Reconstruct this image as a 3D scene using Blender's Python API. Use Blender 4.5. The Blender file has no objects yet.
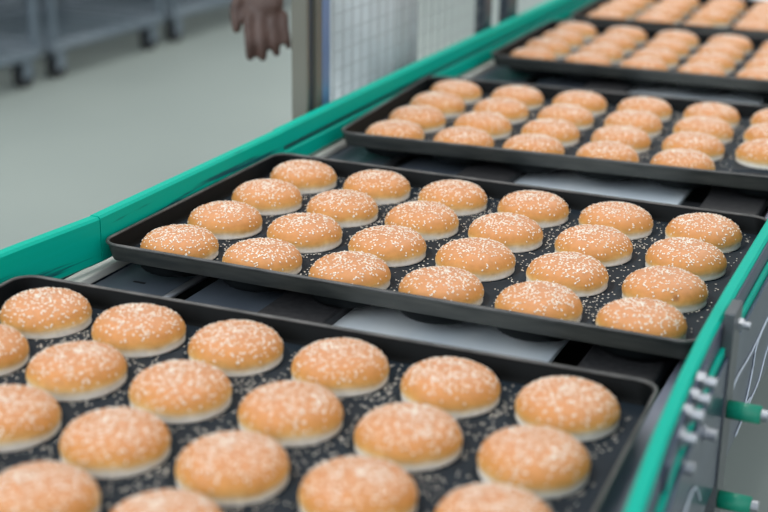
import bpy, bmesh, math, random
from mathutils import Vector, Matrix
random.seed(7)
S = bpy.context.scene
C = S.collection
ZT = 0.62                     # height of the tray floors above the hall floor
PI = math.pi

# ------------------------------------------------------------------ camera
cam = bpy.data.cameras.new('camera')
co = bpy.data.objects.new('camera', cam); C.objects.link(co)
co.location = (0.63027, -1.66089, 0.61497 + ZT)
co.rotation_euler = (1.230747, -0.014713, 0.416613)
cam.sensor_width = 36.0
cam.lens = 1372.3 / 768 * 36
cam.clip_start = 0.05
cam.dof.use_dof = True
cam.dof.focus_distance = 1.80
cam.dof.aperture_fstop = 2.9
S.camera = co

# ------------------------------------------------------------------ world, lights, exposure
w = bpy.data.worlds.new('hall_light'); S.world = w; w.use_nodes = True
bg = w.node_tree.nodes['Background']
# hall ambience: fill brightness added behind the camera (-y), dimmed ahead (+y)
tc = w.node_tree.nodes.new('ShaderNodeTexCoord'); sp = w.node_tree.nodes.new('ShaderNodeSeparateXYZ')
mr = w.node_tree.nodes.new('ShaderNodeMapRange'); mr.inputs[1].default_value = -0.8; mr.inputs[2].default_value = 0.8
mr.inputs[3].default_value = 1.60; mr.inputs[4].default_value = 0.42
w.node_tree.links.new(tc.outputs['Generated'], sp.inputs[0]); w.node_tree.links.new(sp.outputs['Y'], mr.inputs[0])
w.node_tree.links.new(mr.outputs[0], bg.inputs[1])
bg.inputs[0].default_value = (0.90, 0.955, 1.0, 1)

def area(name, loc, sx, sy, power, col, target=None):
    l = bpy.data.lights.new(name, 'AREA'); l.shape = 'RECTANGLE'; l.size = sx; l.size_y = sy
    l.energy = power; l.color = col
    o = bpy.data.objects.new(name, l); C.objects.link(o); o.location = loc
    if target:
        o.rotation_euler = (Vector(target) - Vector(loc)).to_track_quat('-Z', 'Y').to_euler()
    return o
for i, (x, y) in enumerate([(-1.9, -0.4), (0.4, 0.9), (-1.9, 3.4), (0.4, 4.2)]):
    area('ceiling_lamp', (x, y, 3.6), 0.5, 2.4, 25 if i < 2 else 40, (1.0, 0.965, 0.90))
area('left_front_fill', (-2.2, -4.4, 2.7), 3.2, 2.0, 85, (0.88, 0.95, 1.0), (0, 0.3, 0.6))  # soft fill light added from the left front, no real window
S.view_settings.view_transform = 'Standard'
S.view_settings.look = 'None'
S.view_settings.gamma = 1.0
S.view_settings.use_curve_mapping = False
S.view_settings.exposure = 0.0

# ------------------------------------------------------------------ materials
def mat(name, col, rough=0.5, metal=0.0, spec=0.5):
    m = bpy.data.materials.new(name); m.use_nodes = True
    b = m.node_tree.nodes['Principled BSDF']
    b.inputs['Base Color'].default_value = (*col, 1); b.inputs['Roughness'].default_value = rough
    b.inputs['Metallic'].default_value = metal; b.inputs['Specular IOR Level'].default_value = spec
    return m
def nd(m, t, **kw):
    n = m.node_tree.nodes.new(t)
    for k, v in kw.items(): setattr(n, k, v)
    return n
def lk(m, a, b): m.node_tree.links.new(a, b)
def noise_mat(name, c1, c2, scale, rough=0.5, metal=0.0, stretch=(1, 1, 1), lo=0.35, hi=0.65, bump=0.0, spec=0.5, detail=4, r2=None):
    m = mat(name, c1, rough, metal, spec); b = m.node_tree.nodes['Principled BSDF']
    tc = nd(m, 'ShaderNodeTexCoord'); mp = nd(m, 'ShaderNodeMapping'); mp.inputs['Scale'].default_value = stretch
    n = nd(m, 'ShaderNodeTexNoise'); n.inputs['Scale'].default_value = scale; n.inputs['Detail'].default_value = detail
    r = nd(m, 'ShaderNodeValToRGB'); r.color_ramp.elements[0].position = lo; r.color_ramp.elements[1].position = hi
    r.color_ramp.elements[0].color = (*c1, 1); r.color_ramp.elements[1].color = (*c2, 1)
    lk(m, tc.outputs['Object'], mp.inputs[0]); lk(m, mp.outputs[0], n.inputs['Vector'])
    lk(m, n.outputs['Fac'], r.inputs[0]); lk(m, r.outputs[0], b.inputs['Base Color'])
    if r2 is not None:
        mr = nd(m, 'ShaderNodeMapRange'); mr.inputs[1].default_value = lo; mr.inputs[2].default_value = hi
        mr.inputs[3].default_value = rough; mr.inputs[4].default_value = r2
        lk(m, n.outputs['Fac'], mr.inputs[0]); lk(m, mr.outputs[0], b.inputs['Roughness'])
    if bump:
        bp = nd(m, 'ShaderNodeBump'); bp.inputs['Strength'].default_value = bump; bp.inputs['Distance'].default_value = 0.002
        lk(m, n.outputs['Fac'], bp.inputs['Height']); lk(m, bp.outputs[0], b.inputs['Normal'])
    return m

def bun_mat(name, scorch=False):
    m = mat(name, (0.6, 0.3, 0.12), 0.48, 0, 0.35); b = m.node_tree.nodes['Principled BSDF']
    tc = nd(m, 'ShaderNodeTexCoord'); sp = nd(m, 'ShaderNodeSeparateXYZ')
    oi = nd(m, 'ShaderNodeObjectInfo')
    off = nd(m, 'ShaderNodeVectorMath', operation='ADD'); sc = nd(m, 'ShaderNodeVectorMath', operation='SCALE')
    sc.inputs['Scale'].default_value = 1.0
    cmb = nd(m, 'ShaderNodeCombineXYZ')
    lk(m, oi.outputs['Random'], cmb.inputs[0]); lk(m, oi.outputs['Random'], cmb.inputs[1])
    lk(m, cmb.outputs[0], sc.inputs[0]); lk(m, tc.outputs['Object'], off.inputs[0]); lk(m, sc.outputs[0], off.inputs[1])
    lk(m, tc.outputs['Object'], sp.inputs[0])
    n1 = nd(m, 'ShaderNodeTexNoise'); n1.inputs['Scale'].default_value = 28; n1.inputs['Detail'].default_value = 3
    n2 = nd(m, 'ShaderNodeTexNoise'); n2.inputs['Scale'].default_value = 150; n2.inputs['Detail'].default_value = 4
    lk(m, off.outputs[0], n1.inputs['Vector']); lk(m, off.outputs[0], n2.inputs['Vector'])
    # height (m) + wobble -> colour of the crust
    a1 = nd(m, 'ShaderNodeMath', operation='MULTIPLY_ADD'); a1.inputs[1].default_value = 0.012; 
    lk(m, n1.outputs['Fac'], a1.inputs[0]); lk(m, sp.outputs['Z'], a1.inputs[2])
    mr = nd(m, 'ShaderNodeMapRange'); mr.inputs[1].default_value = 0.005; mr.inputs[2].default_value = 0.0425
    lk(m, a1.outputs[0], mr.inputs[0])
    r = nd(m, 'ShaderNodeValToRGB'); cr = r.color_ramp
    stops = [(0.0, (0.95, 0.90, 0.83)), (0.17, (0.93, 0.86, 0.75)), (0.26, (0.88, 0.71, 0.47)), (0.34, (0.70, 0.425, 0.16)), (0.44, (0.585, 0.280, 0.072)),
             (0.58, (0.545, 0.232, 0.062)), (0.82, (0.565, 0.250, 0.104)), (1.0, (0.575, 0.265, 0.130))]
    cr.elements[0].position, cr.elements[1].position = 0.0, 1.0
    cr.elements[0].color = (*stops[0][1], 1); cr.elements[1].color = (*stops[-1][1], 1)
    for p, c in stops[1:-1]:
        e = cr.elements.new(p); e.color = (*c, 1)
    lk(m, mr.outputs[0], r.inputs[0])
    hsv = nd(m, 'ShaderNodeHueSaturation')
    v = nd(m, 'ShaderNodeMapRange'); v.inputs[1].default_value = 0.3; v.inputs[2].default_value = 0.7; v.inputs[3].default_value = 0.92; v.inputs[4].default_value = 1.08
    lk(m, n2.outputs['Fac'], v.inputs[0]); lk(m, v.outputs[0], hsv.inputs['Value']); lk(m, r.outputs[0], hsv.inputs['Color'])
    last = hsv.outputs[0]
    if scorch:
        d = nd(m, 'ShaderNodeVectorMath', operation='DISTANCE'); d.inputs[1].default_value = SCORCH
        lk(m, tc.outputs['Object'], d.inputs[0])
        k = nd(m, 'ShaderNodeMapRange'); k.inputs[1].default_value = 0.0025; k.inputs[2].default_value = 0.0065; k.inputs[3].default_value = 0.8; k.inputs[4].default_value = 0.0
        lk(m, d.outputs['Value'], k.inputs[0])
        mx = nd(m, 'ShaderNodeMix', data_type='RGBA'); mx.inputs[7].default_value = (0.22, 0.075, 0.025, 1)
        lk(m, k.outputs[0], mx.inputs[0]); lk(m, last, mx.inputs[6]); last = mx.outputs[2]
    lk(m, last, b.inputs['Base Color'])
    bp = nd(m, 'ShaderNodeBump'); bp.inputs['Strength'].default_value = 0.25; bp.inputs['Distance'].default_value = 0.0015
    lk(m, n2.outputs['Fac'], bp.inputs['Height']); lk(m, bp.outputs[0], b.inputs['Normal'])
    return m

SCORCH = (0.0, -0.045, 0.018)
M = {}
M['bun'] = bun_mat('golden crust'); M['bun_spot'] = bun_mat('golden crust with brown spot', True)
M['seed'] = noise_mat('sesame', (0.79, 0.71, 0.59), (0.88, 0.82, 0.73), 300, 0.45)
M['pan'] = noise_mat('dark coated steel', (0.0030, 0.0038, 0.0042), (0.0050, 0.0062, 0.0068), 40, 0.40, 0.0, lo=0.3, hi=0.7, spec=0.07, r2=0.5)
M['pan_floor'] = noise_mat('blue black tray floor with painted sheen', (0.010, 0.0165, 0.024), (0.016, 0.024, 0.033), 30, 0.5, 0.0, lo=0.3, hi=0.7, spec=0.10)  # lighter blue tone stands in for the sky's sheen on the floor
M['pan_out'] = noise_mat('scuffed dark steel', (0.026, 0.029, 0.028), (0.080, 0.080, 0.072), 9, 0.45, 0.0, (1, 1, 5), lo=0.35, hi=0.75, spec=0.18)
M['rim'] = noise_mat('worn steel edge', (0.028, 0.029, 0.029), (0.115, 0.11, 0.105), 25, 0.4, 0.2, lo=0.3, hi=0.75)
def streaked_green(name, amount):
    m = mat(name, (0.0, 0.36, 0.26), 0.5, 0, 0.10); b = m.node_tree.nodes['Principled BSDF']
    tc = nd(m, 'ShaderNodeTexCoord'); mp = nd(m, 'ShaderNodeMapping'); mp.inputs['Scale'].default_value = (6, 2.2, 55)
    n = nd(m, 'ShaderNodeTexNoise'); n.inputs['Scale'].default_value = 1.6; n.inputs['Detail'].default_value = 5
    r = nd(m, 'ShaderNodeValToRGB'); e = r.color_ramp.elements
    e[0].position, e[1].position = amount, amount + 0.06
    e[0].color = (0.0, 0.365, 0.265, 1); e[1].color = (0.008, 0.085, 0.10, 1)
    e0 = r.color_ramp.elements.new(0.38); e0.color = (0.0, 0.375, 0.28, 1)
    lk(m, tc.outputs['Object'], mp.inputs[0]); lk(m, mp.outputs[0], n.inputs['Vector'])
    lk(m, n.outputs['Fac'], r.inputs[0]); lk(m, r.outputs[0], b.inputs['Base Color'])
    return m
M['green'] = streaked_green('green plastic guide', 0.70)
M['green_worn'] = streaked_green('scratched green plastic guide', 0.58)
M['green_tube'] = noise_mat('green plastic sleeve', (0.001, 0.22, 0.135), (0.002, 0.26, 0.16), 60, 0.4)
M['steel'] = noise_mat('brushed steel', (0.34, 0.36, 0.40), (0.48, 0.50, 0.53), 5, 0.30, 0.9, (1, 0.3, 20), r2=0.42)
M['plate'] = noise_mat('bright steel sheet', (0.62, 0.70, 0.77), (0.80, 0.85, 0.88), 7, 0.35, 0.1, (1, 0.4, 1), lo=0.4, hi=0.6, r2=0.42)
M['plate_dull'] = noise_mat('dull grey steel', (0.10, 0.125, 0.16), (0.16, 0.19, 0.235), 9, 0.36, 0.4, (1, 0.4, 1))
M['side_steel'] = noise_mat('polished side steel', (0.040, 0.060, 0.105), (0.075, 0.10, 0.16), 6, 0.28, 0.7, (1, 0.5, 3))
M['bar_steel'] = noise_mat('grey bracket steel', (0.085, 0.095, 0.105), (0.12, 0.13, 0.14), 12, 0.38, 0.6)
M['bolt'] = mat('bolt steel', (0.36, 0.38, 0.41), 0.32, 0.9)
M['belt'] = noise_mat('black rubber belt', (0.008, 0.008, 0.010), (0.020, 0.020, 0.022), 120, 0.6)
M['wear'] = noise_mat('cream wear strip', (0.50, 0.50, 0.46), (0.60, 0.60, 0.55), 14, 0.5)
M['groove'] = mat('grey purple guide channel', (0.075, 0.082, 0.125), 0.42, 0.4)
M['ledge'] = mat('grey ledge steel', (0.22, 0.235, 0.30), 0.45, 0.1)
M['glint_line'] = mat('pale cable', (0.50, 0.56, 0.64), 0.35)
M['floor'] = noise_mat('painted hall floor', (0.265, 0.305, 0.285), (0.295, 0.335, 0.31), 1.1, 0.42, 0, lo=0.3, hi=0.7, r2=0.5)
M['wall'] = noise_mat('painted wall', (0.62, 0.66, 0.66), (0.66, 0.70, 0.70), 1.5, 0.7)
M['post'] = noise_mat('beige grey post', (0.115, 0.115, 0.092), (0.13, 0.13, 0.106), 6, 0.5)
M['frame_blue'] = mat('blue grey frame steel', (0.13, 0.22, 0.40), 0.35, 0.2)
M['frame_dark'] = mat('dark frame steel', (0.07, 0.085, 0.105), 0.4, 0.4)
M['wire'] = mat('grey mesh wire', (0.30, 0.32, 0.33), 0.5, 0.2)
M['dolly'] = noise_mat('blue grey trolley steel', (0.085, 0.115, 0.14), (0.13, 0.165, 0.195), 3, 0.45, 0.3)
M['dolly_light'] = noise_mat('pale trolley rail', (0.13, 0.165, 0.20), (0.19, 0.225, 0.26), 4, 0.4, 0.3)
M['tyre'] = mat('dark castor tyre', (0.012, 0.013, 0.016), 0.6)
M['skin'] = noise_mat('brown skin', (0.050, 0.024, 0.017), (0.072, 0.036, 0.026), 22, 0.5)
M['nail'] = mat('finger nail', (0.24, 0.13, 0.10), 0.35)
M['white_cloth'] = noise_mat('white work cloth', (0.44, 0.48, 0.49), (0.50, 0.54, 0.55), 12, 0.85)
M['hair'] = noise_mat('black hair', (0.008, 0.007, 0.006), (0.02, 0.017, 0.015), 90, 0.6)
M['shoe'] = mat('black shoe', (0.012, 0.012, 0.013), 0.4)
M['eye'] = mat('eye white', (0.6, 0.58, 0.55), 0.3)

# ------------------------------------------------------------------ helpers
def link(name, bm, m, parent=None, smooth=True, loc=None):
    me = bpy.data.meshes.new(name); bm.normal_update(); bm.to_mesh(me); bm.free()
    me.materials.append(m)
    if smooth:
        for p in me.polygons: p.use_smooth = True
    o = bpy.data.objects.new(name, me); C.objects.link(o)
    if parent: o.parent = parent
    if loc: o.location = loc
    return o
def empty(name, loc=(0, 0, 0), rz=0.0):
    o = bpy.data.objects.new(name, None); o.empty_display_size = 0.05
    C.objects.link(o); o.location = loc; o.rotation_euler = (0, 0, rz); return o
def tag(o, label, cat, group=None, kind=None):
    o['label'] = label; o['category'] = cat
    if group: o['group'] = group
    if kind: o['kind'] = kind
    return o
def box(bm, x0, x1, y0, y1, z0, z1, bev=0.0):
    r = bmesh.ops.create_cube(bm, size=1.0)
    vs = r['verts']
    for v in vs:
        v.co = Vector(((x0 + x1) / 2 + v.co.x * (x1 - x0), (y0 + y1) / 2 + v.co.y * (y1 - y0), (z0 + z1) / 2 + v.co.z * (z1 - z0)))
    if bev:
        es = list({e for v in vs for e in v.link_edges})
        bmesh.ops.bevel(bm, geom=es, offset=bev, segments=2, affect='EDGES', profile=0.5)
def nbox(name, a, m, parent=None, bev=0.0015):
    bm = bmesh.new(); box(bm, *a, bev=bev); return link(name, bm, m, parent, smooth=False)
def cyl(bm, p, d, r, L, seg=20, r2=None):
    """cylinder starting at p, running L along direction d"""
    d = Vector(d).normalized(); q = d.to_track_quat('Z', 'Y').to_matrix().to_4x4()
    mt = Matrix.Translation(Vector(p) + d * L / 2) @ q
    bmesh.ops.create_cone(bm, cap_ends=True, segments=seg, radius1=r, radius2=r if r2 is None else r2, depth=L, matrix=mt)
def rrect(hx, hy, r, n=8):
    pts = []
    for cx, cy, a0 in ((hx - r, hy - r, 0), (-hx + r, hy - r, PI / 2), (-hx + r, -hy + r, PI), (hx - r, -hy + r, 1.5 * PI)):
        for i in range(n + 1):
            a = a0 + PI / 2 * i / n; pts.append((cx + r * math.cos(a), cy + r * math.sin(a)))
    return pts
def sweep(bm, path, prof):
    """prof: closed (u,z) outline; path: (x,y,z); u points to the right of the path"""
    rings = []
    for i, p in enumerate(path):
        a = Vector(path[max(i - 1, 0)]); b = Vector(path[min(i + 1, len(path) - 1)])
        t = (b - a).normalized(); nrm = Vector((t.y, -t.x, 0)).normalized()
        rings.append([bm.verts.new(Vector(p) + nrm * u + Vector((0, 0, z))) for u, z in prof])
    for r0, r1 in zip(rings, rings[1:]):
        for k in range(len(prof)):
            bm.faces.new((r0[k], r0[(k + 1) % len(prof)], r1[(k + 1) % len(prof)], r1[k]))
    bm.faces.new(rings[0][::-1]); bm.faces.new(rings[-1])
    bmesh.ops.recalc_face_normals(bm, faces=bm.faces)
def rect_prof(w, z0, z1, c=0.003):
    h = w / 2
    return [(-h, z0 + c), (-h + c, z0), (h - c, z0), (h, z0 + c), (h, z1 - c), (h - c, z1), (-h + c, z1), (-h, z1 - c)]
def tube(bm, pts, r, seg=8):
    prev = None; rings = []
    for i, p in enumerate(pts):
        a = Vector(pts[max(i - 1, 0)]); b = Vector(pts[min(i + 1, len(pts) - 1)]); t = (b - a).normalized()
        up = Vector((0, 0, 1)) if abs(t.z) < 0.9 else Vector((1, 0, 0))
        n = t.cross(up).normalized(); bb = n.cross(t)
        rings.append([bm.verts.new(Vector(p) + (n * math.cos(k * 2 * PI / seg) + bb * math.sin(k * 2 * PI / seg)) * r) for k in range(seg)])
    for r0, r1 in zip(rings, rings[1:]):
        for k in range(seg): bm.faces.new((r0[k], r0[(k + 1) % seg], r1[(k + 1) % seg], r1[k]))
    bm.faces.new(rings[0][::-1]); bm.faces.new(rings[-1])
    bmesh.ops.recalc_face_normals(bm, faces=bm.faces)

# ------------------------------------------------------------------ hall
bm = bmesh.new(); box(bm, -8, 5, -5, 11, -0.1, 0.0)
o = link('floor', bm, M['floor'], smooth=False); o['kind'] = 'structure'
bm = bmesh.new(); box(bm, -8.2, -8, -5, 11, -0.1, 4.2)
o = link('wall_left', bm, M['wall'], smooth=False); o['kind'] = 'structure'
bm = bmesh.new(); box(bm, -8.2, 5, 11, 11.2, -0.1, 4.2)
o = link('wall_back', bm, M['wall'], smooth=False); o['kind'] = 'structure'

# ------------------------------------------------------------------ conveyor
Y0, Y1 = -1.55, 3.6
conv = empty('conveyor', (0, 0, ZT))
tag(conv, 'long steel conveyor with green plastic side guides carrying the baking trays', 'conveyor')
def guide(name, path, prof, m):
    bm = bmesh.new(); sweep(bm, path, prof); return link(name, bm, m, conv, smooth=False)
# left guide: full-height scratched section near, grooved section further on
guide('side_guide', [(-0.462, Y0, 0), (-0.452, -0.9, 0), (-0.440, -0.55, 0), (-0.4255, -0.38, 0), (-0.4105, -0.255, 0), (-0.4088, -0.237, 0)], rect_prof(0.018, -0.008, 0.0552), M['green_worn'])
guide('side_guide', [(-0.4085, -0.236, 0), (-0.408, 0.05, 0), (-0.408, 0.28, 0)], rect_prof(0.018, -0.008, 0.0562), M['green_worn'])
guide('side_guide', [(-0.411, 0.281, 0), (-0.417, 0.9, 0), (-0.417, Y1, 0)], rect_prof(0.020, 0.0255, 0.056), M['green'])
guide('guide_channel', [(-0.415, 0.281, 0), (-0.420, 0.9, 0), (-0.420, Y1, 0)], rect_prof(0.012, 0.0178, 0.0255, 0.001), M['groove'])
guide('lower_guide', [(-0.411, 0.281, 0), (-0.417, 0.9, 0), (-0.417, Y1, 0)], rect_prof(0.020, -0.012, 0.0178), M['green'])
nbox('side_panel', (-0.434, -0.428, Y0, Y1, -0.10, -0.012), M['side_steel'], conv)
# right guide, bending outwards near the camera
RP = [(0.470, Y0, 0), (0.452, -1.05, 0), (0.4365, -0.80, 0), (0.4290, -0.69, 0), (0.4180, -0.55, 0), (0.4110, -0.41, 0), (0.4072, -0.29, 0), (0.4062, -0.15, 0), (0.4068, 0.0, 0), (0.4085, 0.25, 0), (0.428, 0.45, 0), (0.437, 0.95, 0), (0.448, Y1, 0)]
guide('side_guide', RP, rect_prof(0.0155, 0.014, 0.060), M['green'])
guide('guide_channel', [(x + 0.0090, y, z) for x, y, z in RP], rect_prof(0.0024, -0.01, 0.056, 0.0008), M['groove'])
guide('lower_guide', [(x + 0.0128, y, z) for x, y, z in RP], rect_prof(0.0050, -0.004, 0.030, 0.001), M['green'])
PP = [(x + 0.0178, y, z) for x, y, z in RP]
guide('side_panel', PP, rect_prof(0.0046, -0.135, 0.020, 0.001), M['side_steel'])
# bed: strips of steel sheet and two belts
nbox('wear_strip', (-0.425, -0.400, Y0, Y1, -0.030, -0.018), M['wear'], conv, 0.002)
nbox('slide_plate', (-0.399, -0.295, Y0, Y1, -0.036, -0.031), M['plate_dull'], conv, 0.001)
for k in range(7): nbox('slot', (-0.358, -0.340, -0.95 + k * 0.72, -0.945 + k * 0.72, -0.0312, -0.0306), M['belt'], conv, 0)
bm = bmesh.new(); cyl(bm, (-0.290, Y0, -0.034), (0, 1, 0), 0.005, Y1 - Y0, 16)
link('guide_rod', bm, M['bolt'], conv)
nbox('slide_plate', (-0.262, -0.152, Y0, Y1, -0.036, -0.031), M['plate_dull'], conv)
nbox('belt', (-0.142, -0.053, Y0, Y1, -0.036, -0.0170), M['belt'], conv, 0.003)
nbox('slide_plate', (-0.082, 0.2215, Y0, Y1, -0.038, -0.0305), M['plate'], conv)
nbox('belt', (0.262, 0.352, Y0, Y1, -0.036, -0.0170), M['belt'], conv, 0.003)
nbox('ledge', (0.362, 0.404, Y0, Y1, -0.036, -0.0225), M['ledge'], conv)
for k in range(6): nbox('cross_member', (-0.432, 0.402, -1.40 + k * 0.93, -1.36 + k * 0.93, -0.085, -0.040), M['bar_steel'], conv, 0.001)
nbox('gap_shade_sheet', (-0.398, 0.395, Y0, Y1, -0.100, -0.088), M['belt'], conv)  # dark sheet added below the bed, standing in for shade in the gaps
for y in (-1.38, 2.35):
    for x in (-0.418, 0.395):
        nbox('leg', (x - 0.02, x + 0.02, y - 0.02, y + 0.02, -ZT, -0.085), M['bar_steel'], conv)
# bracket bar with sleeves on the right
nbox('bracket', (0.4175, 0.4295, -0.255, -0.208, -0.42, 0.070), M['bar_steel'], conv, 0.001)
def bolt(p, L, r, parent=conv, nut=0.0):
    bm = bmesh.new(); cyl(bm, p, (1, 0, 0), r, L, 16)
    if nut: cyl(bm, p, (1, 0, 0), nut, L * 0.42, 6)
    return link('bolt', bm, M['bolt'], parent, smooth=False)
bolt((0.4295, -0.225, 0.048), 0.013, 0.0045, nut=0.0075)
for z, y in ((-0.048, -0.240), (-0.163, -0.236)):
    bm = bmesh.new(); cyl(bm, (0.4295, y, z), (1, 0, 0), 0.0105, 0.037, 24)
    bmesh.ops.bevel(bm, geom=[e for e in bm.edges if len(e.link_faces) == 2 and e.calc_face_angle(0) > 1], offset=0.001, segments=2, affect='EDGES')
    sl = link('sleeve', bm, M['green_tube'], conv)
    for pl in sl.data.polygons: pl.use_smooth = len(pl.vertices) == 4
    bolt((0.4665, y, z), 0.008, 0.0070, parent=sl)
# splice plate with its bolts where two guide lengths meet
SP = [(0.4345, -0.60, 0), (0.4265, -0.50, 0), (0.4232, -0.42, 0), (0.4213, -0.36, 0)]
guide('splice_plate', SP, rect_prof(0.003, 0.016, 0.057, 0.0005), M['side_steel'])
for x, y, z in ((0.4210, -0.405, 0.053), (0.4220, -0.440, 0.050), (0.4235, -0.478, 0.050), (0.4250, -0.515, 0.043), (0.4235, -0.385, -0.012), (0.4260, -0.515, 0.014)):
    bolt((x, y, z), 0.019, 0.0062, nut=0.0098)
def glint_line(pts):  # thin pale tubes standing in for reflections on the steel side panel
    sm = []
    for i in range(len(pts) - 1):
        p0, p1, p2, p3 = [Vector(pts[min(max(k, 0), len(pts) - 1)]) for k in (i - 1, i, i + 1, i + 2)]
        for t in [k / 6 for k in range(6)]:
            sm.append(0.5 * ((2 * p1) + (p2 - p0) * t + (2 * p0 - 5 * p1 + 4 * p2 - p3) * t * t + (3 * p1 - p0 - 3 * p2 + p3) * t ** 3))
    sm.append(Vector(pts[-1])); bm = bmesh.new(); tube(bm, sm, 0.0011)
    link('glint_line', bm, M['glint_line'], conv)
CX = 0.4278
glint_line([(CX + 0.001, 0.24, -0.036), (CX, 0.046, -0.041), (CX, -0.079, -0.043), (CX, -0.190, -0.036), (CX, -0.198, -0.060), (CX, -0.13, -0.10), (CX, -0.04, -0.120)])
glint_line([(CX + 0.001, 0.12, -0.040), (CX, -0.026, -0.047), (CX, -0.051, -0.078), (CX, -0.077, -0.105), (CX, -0.11, -0.120)])
glint_line([(CX + 0.001, 0.22, -0.085), (CX, 0.082, -0.096), (CX, 0.023, -0.122), (CX, -0.052, -0.124), (CX, -0.14, -0.128)])
glint_line([(CX + 0.023, -0.64, -0.055), (CX + 0.015, -0.56, -0.045), (CX + 0.010, -0.49, -0.035), (CX + 0.006, -0.43, -0.05), (CX + 0.004, -0.38, -0.09)])

# ------------------------------------------------------------------ trays
SX, SY, HX, HY = 0.125, 0.1224, 0.393, 0.2505
def loop_bm(bm, pts, z): return [bm.verts.new((x, y, z)) for x, y in pts]
def bridge(bm, a, b):
    n = len(a)
    for k in range(n): bm.faces.new((a[k], a[(k + 1) % n], b[(k + 1) % n], b[k]))
def make_pan():
    bm = bmesh.new(); oy = 0.0
    L = lambda d, r, z: loop_bm(bm, [(x, y + oy) for x, y in rrect(HX - d, HY - d, r)], z)
    FZ = 0.003                                                     # the floor between the shallow round wells
    rings = [L(0.0122, 0.0015, FZ), L(0.0104, 0.008, FZ + 0.0012), L(0.0090, 0.011, FZ + 0.005), L(0.003, 0.025, 0.0255), L(0.0, 0.026, 0.0265), L(0.0004, 0.026, 0.0240),
             L(0.0066, 0.016, 0.0060), L(0.0095, 0.012, 0.0012), L(0.015, 0.010, -0.0002)]
    for i, (a, b) in enumerate(zip(rings, rings[1:])):
        n0 = len(bm.faces); bridge(bm, a, b); bm.faces.ensure_lookup_table()
        if i >= 4:
            for fc in bm.faces[n0:]: fc.material_index = 1
    bm.faces.new(rings[-1][::-1])
    nx, ny = 264, 236; G = []
    for j in range(ny + 1):
        row = []
        for i in range(nx + 1):
            x, y = (i / nx * 2 - 1) * (HX - 0.0122), (j / ny * 2 - 1) * (HY - 0.0122) + oy
            c = min(max(round(x / SX + 2.5), 0), 5); r = min(max(round(y / SY + 1.5), 0), 3)
            q = min(max((math.hypot(x - (c - 2.5) * SX, y - (r - 1.5) * SY) - 0.0547) / 0.005, 0), 1)
            if i in (0, nx) or j in (0, ny): q = 1
            row.append(bm.verts.new((x, y, FZ * q * q * (3 - 2 * q))))
        G.append(row)
    for j in range(ny):
        for i in range(nx): bm.faces.new((G[j][i], G[j][i + 1], G[j + 1][i + 1], G[j + 1][i])).material_index = 2
    n0 = len(bm.faces)
    for r in range(4):                                             # rounded wells pressed into the underside
        for c in range(6):
            cx, cy = (c - 2.5) * SX, (r - 1.5) * SY; prev = None
            for R, z in ((0.0548, -0.0001), (0.0540, -0.0080), (0.0505, -0.0130), (0.042, -0.0158), (0.028, -0.0167)):
                ring = [bm.verts.new((cx + R * math.cos(k * PI / 14), cy + R * math.sin(k * PI / 14), z)) for k in range(28)]
                if prev: bridge(bm, prev, ring)
                prev = ring
            bm.faces.new(prev)
    bmesh.ops.recalc_face_normals(bm, faces=bm.faces)
    return bm
def make_rim():
    bm = bmesh.new(); P = rrect(HX - 0.0005, HY - 0.0005, 0.0255); n = len(P); rings = []
    for k in range(n):
        x, y = P[k]; xa, ya = P[k - 1]; xb, yb = P[(k + 1) % n]
        t = Vector((xb - xa, yb - ya, 0)).normalized(); nr = Vector((t.y, -t.x, 0))
        rings.append([bm.verts.new(Vector((x, y, 0.0258)) + nr * 0.0026 * math.cos(a) + Vector((0, 0, 0.0024 * math.sin(a)))) for a in [j * PI / 4 for j in range(8)]])
    for k in range(n):
        a, b = rings[k], rings[(k + 1) % n]
        for j in range(8): bm.faces.new((a[j], a[(j + 1) % 8], b[(j + 1) % 8], b[j]))
    bmesh.ops.recalc_face_normals(bm, faces=bm.faces)
    return bm
TR = [(-0.00596, -0.63022, 0.03151), (0.0, 0.0, 0.00402), (0.0085, 0.69305, 0.0700), (0.02087, 1.44534, 0.02244), (0.02813, 2.03584, 0.02834)]
TL = ['nearest dark baking tray of buns, cut off by the left and bottom of the photo',
      'second nearest dark baking tray, in sharp focus with a full grid of 24 buns',
      'middle dark baking tray, third from the camera, set slightly askew on the conveyor',
      'fourth dark baking tray of buns, blurred, between the middle tray and the farthest',
      'farthest dark baking tray of buns, cut off by the top of the photo']
TN = ['the nearest tray', 'the sharp second tray', 'the middle tray', 'the blurred fourth tray', 'the farthest tray']
trays = []
for i, (x, y, a) in enumerate(TR):
    if i == 0:
        t = empty('baking_tray'); 
        pan = link('pan', make_pan(), M['pan'], t); pan.data.materials.append(M['pan_out']); pan.data.materials.append(M['pan_floor'])
        rim = link('rim', make_rim(), M['rim'], t)
        for ob in (pan,):
            md = ob.modifiers.new('es', 'EDGE_SPLIT'); md.split_angle = math.radians(40)
    else:
        t = trays[0].copy(); C.objects.link(t)
        for ch in list(trays[0].children):
            d = ch.copy(); C.objects.link(d); d.parent = t
    t.location = (x, y, ZT); t.rotation_euler = (0, 0, a)
    tag(t, TL[i], 'tray', 'baking trays on the conveyor'); trays.append(t)

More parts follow.
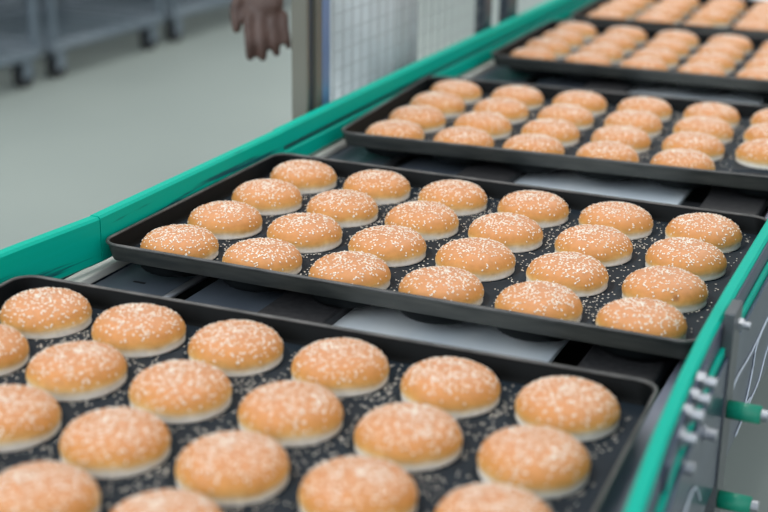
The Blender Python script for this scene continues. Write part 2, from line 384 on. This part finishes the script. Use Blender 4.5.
# ------------------------------------------------------------------ buns
BR, BH = 0.0528, 0.0350
PROF = [(0.965, 0.0), (0.980, 0.015), (0.978, 0.07), (0.972, 0.15), (0.990, 0.24), (0.995, 0.33), (0.975, 0.45), (0.935, 0.57), (0.870, 0.69), (0.775, 0.795), (0.65, 0.88), (0.50, 0.94), (0.33, 0.98), (0.16, 0.996)]
def bun_fn(seed, flat=1.0, sc=1.0):
    rr = random.Random(seed)
    ph = [(rr.uniform(0, 6.28), rr.uniform(0.3, 1)) for _ in range(5)]
    def f(rn, zn, a):
        wob = 1 + 0.010 * sum(w * math.sin((k + 1) * a + p) for k, (p, w) in enumerate(ph[:3])) 
        zz = zn * (1 + 0.020 * math.sin(a + ph[3][0]) * rn + 0.010 * math.sin(2 * a + ph[4][0]) * rn)
        return Vector((BR * sc * rn * wob * math.cos(a), BR * sc * rn * wob * math.sin(a), BH * flat * zz + 0.0006))
    return f
def prof_at(s):
    """s 0..1 from the middle of the side (index 6) to the top"""
    P = PROF[5:] + [(0.0, 1.0)]; u = s * (len(P) - 1); k = min(int(u), len(P) - 2); t = u - k
    return P[k][0] * (1 - t) + P[k + 1][0] * t, P[k][1] * (1 - t) + P[k + 1][1] * t
def make_bun(seed, dent=False, flat=1.0, sc=1.0):
    f = bun_fn(seed, flat, sc); bm = bmesh.new(); N = 56; rings = []
    for rn, zn in PROF: rings.append([bm.verts.new(f(rn, zn, k * 2 * PI / N)) for k in range(N)])
    for a, b in zip(rings, rings[1:]): bridge(bm, a, b)
    top = bm.verts.new(f(0, 1, 0))
    for k in range(N): bm.faces.new((rings[-1][k], rings[-1][(k + 1) % N], top))
    bm.faces.new(rings[0][::-1])
    if dent:
        c = Vector(SCORCH)
        for v in bm.verts:
            d = (v.co - c).length
            if d < 0.011: v.co += Vector((0, 0.003, -0.001)) * (1 - d / 0.011)
    return bm
def add_seed(bm, p, n, ang, L, W, H, lo=False):
    n = n.normalized(); t = n.orthogonal().normalized(); t = Matrix.Rotation(ang, 3, n) @ t; b = n.cross(t)
    rings = []
    for u, s in ((-0.5, 0.25), (-0.25, 0.85), (0.1, 1.0), (0.36, 0.55)):
        rings.append([bm.verts.new(p + t * L * u + b * (W / 2 * s * math.cos(k * PI / 3)) + n * (H / 2 * s * math.sin(k * PI / 3) + H * 0.30)) for k in range(6)])
    for a, c in zip(rings, rings[1:]): bridge(bm, a, c)
    e = bm.verts.new(p + t * L * 0.5 + n * H * 0.3)
    for k in range(6): bm.faces.new((rings[-1][k], rings[-1][(k + 1) % 6], e))
    bm.faces.new(rings[0][::-1])
def make_seeds(seed, n, flat=1.0, sc=1.0):
    f = bun_fn(seed, flat, sc); rr = random.Random(seed * 31 + 5); bm = bmesh.new(); cnt = 0
    clumps = [(rr.uniform(0, 6.28), rr.uniform(0.0, 0.75)) for _ in range(7)]
    while cnt < n:
        if rr.random() < 0.13:
            ca, cr = rr.choice(clumps); x = cr * math.cos(ca) + rr.gauss(0, 0.09); y = cr * math.sin(ca) + rr.gauss(0, 0.09)
        else:
            q = math.sqrt(rr.random()) * 1.0; a0 = rr.uniform(0, 6.283); x, y = q * math.cos(a0), q * math.sin(a0)
        rn, a = math.hypot(x, y), math.atan2(y, x)
        if rn > 0.985: continue
        if rn > 0.90 and rr.random() < 0.30: continue
        lo, hi = 0.0, 1.0
        for _ in range(18):
            md = (lo + hi) / 2
            if prof_at(md)[0] > rn: lo = md
            else: hi = md
        r0, z0 = prof_at(lo); p = f(r0, z0, a)
        e = 0.02
        r1, z1 = prof_at(min(lo + e, 0.999)); pu = f(r1, z1, a); pv = f(r0, z0, a + 0.05)
        nrm = (pv - p).cross(pu - p)
        if nrm.length < 1e-12 or r0 < 0.03: nrm = Vector((0, 0, 1))
        if nrm.z < 0 : nrm = -nrm
        k = rr.uniform(0.85, 1.12)
        add_seed(bm, p, nrm, rr.uniform(0, 6.283), 0.0031 * k, 0.0019 * k, 0.0010)
        cnt += 1
    bmesh.ops.recalc_face_normals(bm, faces=bm.faces)
    return bm
VAR = []
for s in range(7):
    VAR.append((link('sesame_bun', make_bun(s + 1), M['bun']), link('sesame_seeds', make_seeds(s + 1, 345 + 20 * (s % 4)), M['seed'])))
spot = (link('sesame_bun', make_bun(41, True), M['bun_spot']), link('sesame_seeds', make_seeds(41, 260), M['seed']))
small = (link('sesame_bun', make_bun(51, flat=0.80, sc=0.80), M['bun']), link('sesame_seeds', make_seeds(51, 230, 0.80, 0.80), M['seed']))
for b, s in VAR + [spot, small]:
    s['kind'] = 'stuff'; s.parent = b
ORD = ['first', 'second', 'third', 'fourth', 'fifth', 'sixth']
ROWN = ['front row', 'second row from the front', 'third row from the front', 'back row']
used = set()
def place_bun(t, r, c, src, dx=0, dy=0, rot=None, sc=1.0, label=None, dz=0):
    if id(src[0]) in used:
        b = src[0].copy(); C.objects.link(b)
        s = src[1].copy(); C.objects.link(s); s.parent = b
    else:
        b = src[0]; used.add(id(b))
    x0, y0, a = TR[t]; u, v = (c - 2.5) * SX + dx, (r - 1.5) * SY + dy
    b.location = (x0 + u * math.cos(a) - v * math.sin(a), y0 + u * math.sin(a) + v * math.cos(a), ZT + dz)
    b.rotation_euler = (0, 0, random.uniform(0, 6.283) if rot is None else rot); b.scale = (sc, sc, sc)
    tag(b, label, 'bun', 'sesame buns on ' + TN[t])
    return b
rb = random.Random(3)
for t in range(5):
    for r in range(4):
        for c in range(6):
            if t == 2 and r == 0 and c == 5: continue
            if t == 0: end = 'right end' if c == 5 else ORD[5 - c] + ' from the right'
            else: end = ORD[c] + ' from the left' if c else 'left end'
            lab = 'sesame bun in %s, %s, %s' % (TN[t], ROWN[r], end)
            src = VAR[rb.randrange(7)]; j = 0.4 if t < 2 else 1.0
            kw = dict(dx=rb.uniform(-1, 1) * 0.0007 * j, dy=rb.uniform(-1, 1) * 0.0007 * j, sc=1 + rb.uniform(-0.016, 0.010) * j, rot=rb.uniform(0, 6.283))
            kw['dy'] += {0: 0.0010, 3: -0.0010}.get(r, 0)
            if t == 1 and r == 1 and c == 5:
                src = spot; kw['rot'] = 0.50; kw['sc'] = 1.0
                lab = 'sesame bun with a small brown dent near the right guide in the sharp second tray'
            if t == 4 and r == 0 and c == 2:
                src = small; kw.update(dx=-0.012, dy=-0.008, sc=1.0)
                lab = 'low small sesame bun half hidden behind the front rim of the farthest tray'
            place_bun(t, r, c, src, label=lab, **kw)

# loose seeds on the tray floors
for t, (x0, y0, a) in enumerate(TR):
    rr = random.Random(100 + t); bm = bmesh.new(); n = 0; tot = [1350, 1350, 800, 500, 250][t]
    cl = [(rr.uniform(-0.37, 0.37), rr.uniform(-0.235, 0.225)) for _ in range(60)]
    while n < tot:
        if rr.random() < 0.5:
            cx, cy = rr.choice(cl); u, v = cx + rr.gauss(0, 0.018), cy + rr.gauss(0, 0.018)
        else: u, v = rr.uniform(-0.372, 0.372), rr.uniform(-0.236, 0.236)
        if not (-0.372 < u < 0.372 and -0.236 < v < 0.236): continue
        k = min(max(round(u / SX + 2.5), 0), 5); j = min(max(round(v / SY + 1.5), 0), 3)
        if math.hypot(u - (k - 2.5) * SX, v - (j - 1.5) * SY) < 0.0575: continue
        s = rr.uniform(0.7, 1.05)
        add_seed(bm, Vector((u, v, 0.0036)), Vector((rr.gauss(0, .05), rr.gauss(0, .05), 1)), rr.uniform(0, 6.28), 0.0030 * s, 0.0020 * s, 0.0010 * s); n += 1
    o = link('loose_sesame_seeds', bm, M['seed']); o.location = (x0, y0, ZT); o.rotation_euler = (0, 0, a)
    tag(o, 'loose sesame seeds scattered between the buns on the floor of ' + TN[t], 'seeds', 'loose seeds on the trays', 'stuff')

# ------------------------------------------------------------------ mesh fence beyond the left guide
fx = -0.452
fence = empty('mesh_fence', (fx, 0.9, 0))
tag(fence, 'wire mesh safety fence with beige grey post beside the green conveyor guide', 'fence')
def fpart(name, a, m, bev=0.002):
    bm = bmesh.new(); box(bm, *a, bev=bev)
    bmesh.ops.translate(bm, verts=bm.verts, vec=(-fx, -0.9, 0)); return link(name, bm, m, fence, smooth=False)
fpart('post', (-0.484, -0.453, 0.470, 0.480, 0, 1.9), M['post'])
fpart('gap_shade_strip', (-0.470, -0.458, 0.4805, 0.5035, 0.05, 1.85), M['frame_dark'])  # dark strip filling the gap beside the post in place of its shade
fpart('panel_frame', (-0.468, -0.450, 0.504, 0.526, 0.02, 1.88), M['post'])
fpart('panel_edge', (-0.463, -0.449, 0.5265, 0.556, 0.02, 1.88), M['frame_blue'])
fpart('post', (-0.467, -0.442, 1.360, 1.412, 0, 1.9), M['frame_dark'])
fpart('panel_frame', (-0.460, -0.444, 0.557, 1.359, 1.85, 1.88), M['frame_blue'])
fpart('panel_frame', (-0.460, -0.444, 0.557, 1.359, 0.02, 0.05), M['frame_blue'])
fpart('post', (-0.467, -0.442, 1.53, 1.60, 0, 1.9), M['frame_dark'])
def wires(y0, y1):
    bm = bmesh.new(); y = y0
    while y < y1:
        cyl(bm, (0, y - 0.9, 0.05), (0, 0, 1), 0.0012, 1.8, 6); y += 0.040
    z = 0.07
    while z < 1.84:
        cyl(bm, (0.003, y0 - 0.9, z), (0, 1, 0), 0.0010, y1 - y0, 6); z += 0.034
    return link('wire_mesh', bm, M['wire'], fence)
wires(0.575, 1.355)

# ------------------------------------------------------------------ trolleys by the left wall
def make_trolley():
    t = empty('trolley')
    LX, LY = 0.62, 0.80
    bm = bmesh.new()
    for k in range(7): box(bm, -LX / 2 + 0.017, LX / 2 - 0.017, -LY / 2 + 0.06 + k * 0.11, -LY / 2 + 0.11 + k * 0.11, 0.135, 0.148)
    link('deck', bm, M['dolly'], t, smooth=False)
    bm = bmesh.new()
    for s in (-1, 1):
        box(bm, s * LX / 2 - 0.016, s * LX / 2 + 0.016, -LY / 2 - .016, LY / 2 + .016, 0.120, 0.158, bev=0.003)
        box(bm, -LX / 2, LX / 2, s * LY / 2 - 0.016, s * LY / 2 + 0.016, 0.124, 0.154, bev=0.003)
    link('base_frame', bm, M['dolly_light'], t, smooth=False)
    for sx in (-1, 1):
        for sy in (-1, 1):
            nbox('upright', (sx * LX / 2 - 0.012, sx * LX / 2 + 0.012, sy * LY / 2 - 0.012, sy * LY / 2 + 0.012, 0.1585, 1.55), M['dolly'], t)
            cx, cy = sx * (LX / 2 - 0.03), sy * (LY / 2 - 0.05)
            bm = bmesh.new(); box(bm, cx - 0.028, cx - 0.022, cy - 0.03, cy + 0.03, 0.04, 0.118); box(bm, cx + 0.022, cx + 0.028, cy - 0.03, cy + 0.03, 0.04, 0.118)
            box(bm, cx - 0.03, cx + 0.03, cy - 0.035, cy + 0.035, 0.108, 0.119)
            f = link('castor', bm, M['dolly_light'], t, smooth=False)
            bm = bmesh.new(); cyl(bm, (cx - 0.019, cy, 0.046), (1, 0, 0), 0.046, 0.038, 24); link('wheel', bm, M['tyre'], f, smooth=False)
    for z in (0.80, 1.18, 1.50):
        nbox('shelf', (-LX / 2 + .015, LX / 2 - .015, -LY / 2 + .015, LY / 2 - .015, z, z + 0.02), M['dolly'], t)
    return t
proto = make_trolley()
def copy_tree(o, parent=None):
    c = o.copy(); C.objects.link(c)
    if parent: c.parent = parent
    for ch in list(o.children): copy_tree(ch, c)
    return c
first = True
for row, xc in (('front', -3.19), ('rear', -3.95)):
    for k in range(4):
        t = proto if first else copy_tree(proto)
        first = False
        t.location = (xc, 2.42 + 0.92 * k, 0)
        tag(t, 'blurred blue grey wheeled trolley, %s from the left in the %s row' % (ORD[k], row), 'trolley', 'trolleys parked beyond the floor')

# ------------------------------------------------------------------ person beyond the fence, left hand hanging
R_ = Vector((0.91446, 0.40467, 0)); T_ = Vector((0.40467, -0.91446, 0)); H0 = Vector((-0.672, 0.714, 0.0))
def hp(r, t, z): return H0 + R_ * r + T_ * t + Vector((0, 0, z))
def skin_obj(name, chains, m, voxel, parent=None, sub=1):
    me = bpy.data.meshes.new(name); vs, es, rad, roots = [], [], [], []
    for ch in chains:
        base = len(vs); roots.append(base)
        for k, (p, r) in enumerate(ch):
            vs.append(tuple(p)); rad.append(r)
            if k: es.append((base + k - 1, base + k))
    me.from_pydata(vs, es, []); me.materials.append(m)
    o = bpy.data.objects.new(name, me); C.objects.link(o)
    if parent: o.parent = parent
    md = o.modifiers.new('skin', 'SKIN'); md.use_smooth_shade = True; md.branch_smoothing = 0.5
    sv = me.skin_vertices[0].data
    for i, r in enumerate(rad):
        sv[i].radius = r if isinstance(r, tuple) else (r, r); sv[i].use_root = i in roots
    s = o.modifiers.new('sub', 'SUBSURF'); s.levels = sub; s.render_levels = sub
    if voxel:
        rm = o.modifiers.new('re', 'REMESH'); rm.mode = 'VOXEL'; rm.voxel_size = voxel; rm.use_smooth_shade = True
        sm = o.modifiers.new('smooth', 'SMOOTH'); sm.iterations = 3; sm.factor = 0.5
    return o
Z = ZT
# the hand, slightly broadened about its own axis
HA = Vector((-0.682, 0.715, 0))
P_ = lambda x, y, z: Vector((x, y, z + Z)) + R_ * (0.0035 + 0.09 * R_.dot(Vector((x, y, 0)) - HA))
wrist = P_(-0.700, 0.752, 0.262); elbow = wrist + R_ * 0.10 + T_ * -0.02 + Vector((0, 0, 0.25)); 
chains = []
BT = -0.334                                   # the trunk stands this far behind the hand
hip_c = hp(0.20, BT, 0.93); neck = hp(0.19, BT, 1.48); shl = hp(0.185, BT + 0.17, 1.42); shr = hp(0.185, BT - 0.17, 1.42)
for s in (-0.065, 0.065):
    chains.append([(hp(0.20, BT + s, 0.93), 0.105), (hp(0.195, BT + s, 1.08), 0.092), (hp(0.20, BT + s, 1.26), 0.108), (hp(0.19, BT + s * 0.9, 1.40), 0.088)])
chains.append([(hp(0.195, BT, 1.30), 0.08), (hp(0.19, BT, 1.42), 0.07), (neck, 0.055), (hp(0.172, BT, 1.54), 0.050), (hp(0.150, BT, 1.605), 0.082), (hp(0.155, BT, 1.69), 0.104), (hp(0.160, BT, 1.755), 0.082)])
# limbs
chains.append([(hp(0.19, BT + 0.07, 1.40), 0.06), (shl, 0.056), (elbow + (shl - elbow) * 0.5, 0.048), (elbow, 0.040), (elbow + (wrist - elbow) * 0.4, 0.039), (wrist, (0.029, 0.024)), (P_(-0.695, 0.735, 0.225), (0.042, 0.024)), (P_(-0.682, 0.722, 0.185), (0.050, 0.022)), (P_(-0.672, 0.716, 0.150), (0.049, 0.018))])
er = hp(0.24, BT - 0.25, 1.14); wr = hp(0.16, BT - 0.23, 0.90)
chains.append([(hp(0.19, BT - 0.07, 1.40), 0.06), (shr, 0.056), (shr.lerp(er, 0.5), 0.048), (er, 0.040), (er.lerp(wr, 0.4), 0.039), (wr, (0.029, 0.024)), (hp(0.14, BT - 0.23, 0.85), (0.040, 0.019)), (hp(0.13, BT - 0.23, 0.81), (0.041, 0.016))])
for s, dr in ((BT + 0.10, 0.03), (BT - 0.10, 0.10)):
    chains.append([(hp(0.20, s, 0.92), 0.085), (hp(0.19 + dr * .3, s, 0.72), 0.082), (hp(0.185 + dr * .6, s, 0.49), 0.058), (hp(0.20 + dr, s, 0.34), 0.058), (hp(0.21 + dr, s, 0.10), 0.040), (hp(0.19 + dr, s, 0.05), 0.04), (hp(0.09 + dr, s, 0.032), (0.04, 0.026))])
def finger(k, m1, m2, tip, r): chains.append([(k, r * 1.05), (m1, r), (m2, r * 0.92), (tip, r * 0.86)])
def fing(k, tip, r, up):
    k, tip = P_(*k), P_(*tip); d = tip - k
    finger(k + Vector((0, 0, 0.018)) , k + d * 0.30 + T_ * up * 0.5, k + d * 0.66 + T_ * up * 0.6, tip - T_ * 0.002, r)
fing((-0.702, 0.703, 0.152), (-0.692, 0.690, 0.068), 0.0112, 0.014)
fing((-0.682, 0.713, 0.153), (-0.671, 0.700, 0.066), 0.0115, 0.016)
fing((-0.662, 0.722, 0.152), (-0.650, 0.713, 0.077), 0.0112, 0.014)
fing((-0.644, 0.730, 0.152), (-0.631, 0.726, 0.092), 0.0098, 0.011)
chains.append([(P_(-0.700, 0.738, 0.232), 0.015), (P_(-0.720, 0.716, 0.206), 0.0150), (P_(-0.729, 0.702, 0.166), 0.0135), (P_(-0.719, 0.692, 0.120), 0.0100)])
# right-hand fingers
for q in range(4):
    b0 = hp(0.098 + q * 0.02, BT - 0.23 - 0.004 * q, 0.815); b1 = b0 + Vector((0, 0, -0.055)) + T_ * 0.008
    chains.append([(b0 + Vector((0, 0, 0.02)), 0.0095), (b0.lerp(b1, 0.4) + T_ * -0.004, 0.009), (b1, 0.0075)])
chains.append([(hp(0.125, BT - 0.22, 0.86), 0.014), (hp(0.095, BT - 0.205, 0.84), 0.012), (hp(0.085, BT - 0.20, 0.795), 0.009)])
# nose and ear stubs
chains.append([(hp(0.080, BT, 1.70), 0.013), (hp(0.052, BT, 1.660), 0.016), (hp(0.074, BT, 1.640), 0.012)])
person = skin_obj('person', chains, M['skin'], 0.0055)
tag(person, 'person in white work clothes beyond the fence, bare left hand hanging beside the post', 'person')
def cloth(name, ch, m, vox=0.012):
    o = skin_obj(name, ch, m, vox, person); return o
cloth('trousers', [[(hp(0.20, s, 0.97), 0.112), (hp(0.19 + dr * .3, s, 0.72), 0.105), (hp(0.185 + dr * .6, s, 0.49), 0.085), (hp(0.20 + dr, s, 0.32), 0.082), (hp(0.21 + dr, s, 0.11), 0.075)] for s, dr in ((BT + 0.10, 0.03), (BT - 0.10, 0.10))], M['white_cloth'])
cloth('coat', [*[[(hp(0.20, BT + s, 0.80), 0.125), (hp(0.20, BT + s, 0.93), 0.120), (hp(0.195, BT + s, 1.08), 0.108), (hp(0.20, BT + s, 1.26), 0.122), (hp(0.19, BT + s * 0.9, 1.40), 0.10), (hp(0.188, BT + s * 0.3, 1.47), 0.065)] for s in (-0.065, 0.065)],
               [(hp(0.19, BT + 0.07, 1.40), 0.07), (shl, 0.070), (elbow + (shl - elbow) * 0.5, 0.064), (elbow + (shl - elbow) * 0.15, 0.060)],
               [(hp(0.19, BT - 0.07, 1.40), 0.07), (shr, 0.070), (shr.lerp(er, 0.5), 0.064), (shr.lerp(er, 0.85), 0.060)]], M['white_cloth'])
skin_obj('hair', [[(hp(0.205, BT, 1.64), 0.070), (hp(0.185, BT, 1.715), 0.098), (hp(0.165, BT, 1.775), 0.085), (hp(0.120, BT, 1.785), 0.05)]], M['hair'], 0.008, person)
for s in (-1, 1):
    bm = bmesh.new(); bmesh.ops.create_uvsphere(bm, u_segments=16, v_segments=10, radius=0.0115, matrix=Matrix.Translation(hp(0.073, BT + s * 0.030, 1.690)))
    e = link('eye', bm, M['eye'], person)
    bm = bmesh.new(); bmesh.ops.create_uvsphere(bm, u_segments=12, v_segments=8, radius=0.006, matrix=Matrix.Translation(hp(0.0665, BT + s * 0.030, 1.690)))
    link('pupil', bm, M['hair'], e)
    skin_obj('ear', [[(hp(0.158, BT + s * 0.090, 1.70), (0.012, 0.008)), (hp(0.160, BT + s * 0.098, 1.675), (0.016, 0.008)), (hp(0.155, BT + s * 0.090, 1.65), (0.009, 0.007))]], M['skin'], None, person)
skin_obj('mouth', [[(hp(0.088, BT - 0.022, 1.610), 0.006), (hp(0.082, BT, 1.609), 0.008), (hp(0.088, BT + 0.022, 1.610), 0.006)]], M['nail'], None, person)
for s, dr in ((BT + 0.10, 0.03), (BT - 0.10, 0.10)):
    skin_obj('shoe', [[(hp(0.245 + dr, s, 0.045), (0.045, 0.045)), (hp(0.18 + dr, s, 0.05), (0.048, 0.05)), (hp(0.07 + dr, s, 0.036), (0.05, 0.036)), (hp(0.02 + dr, s, 0.032), (0.04, 0.03))]], M['shoe'], 0.008, person)
for b, s in VAR + [spot, small]:
    if id(b) not in used: print('unused bun variant', b.name)
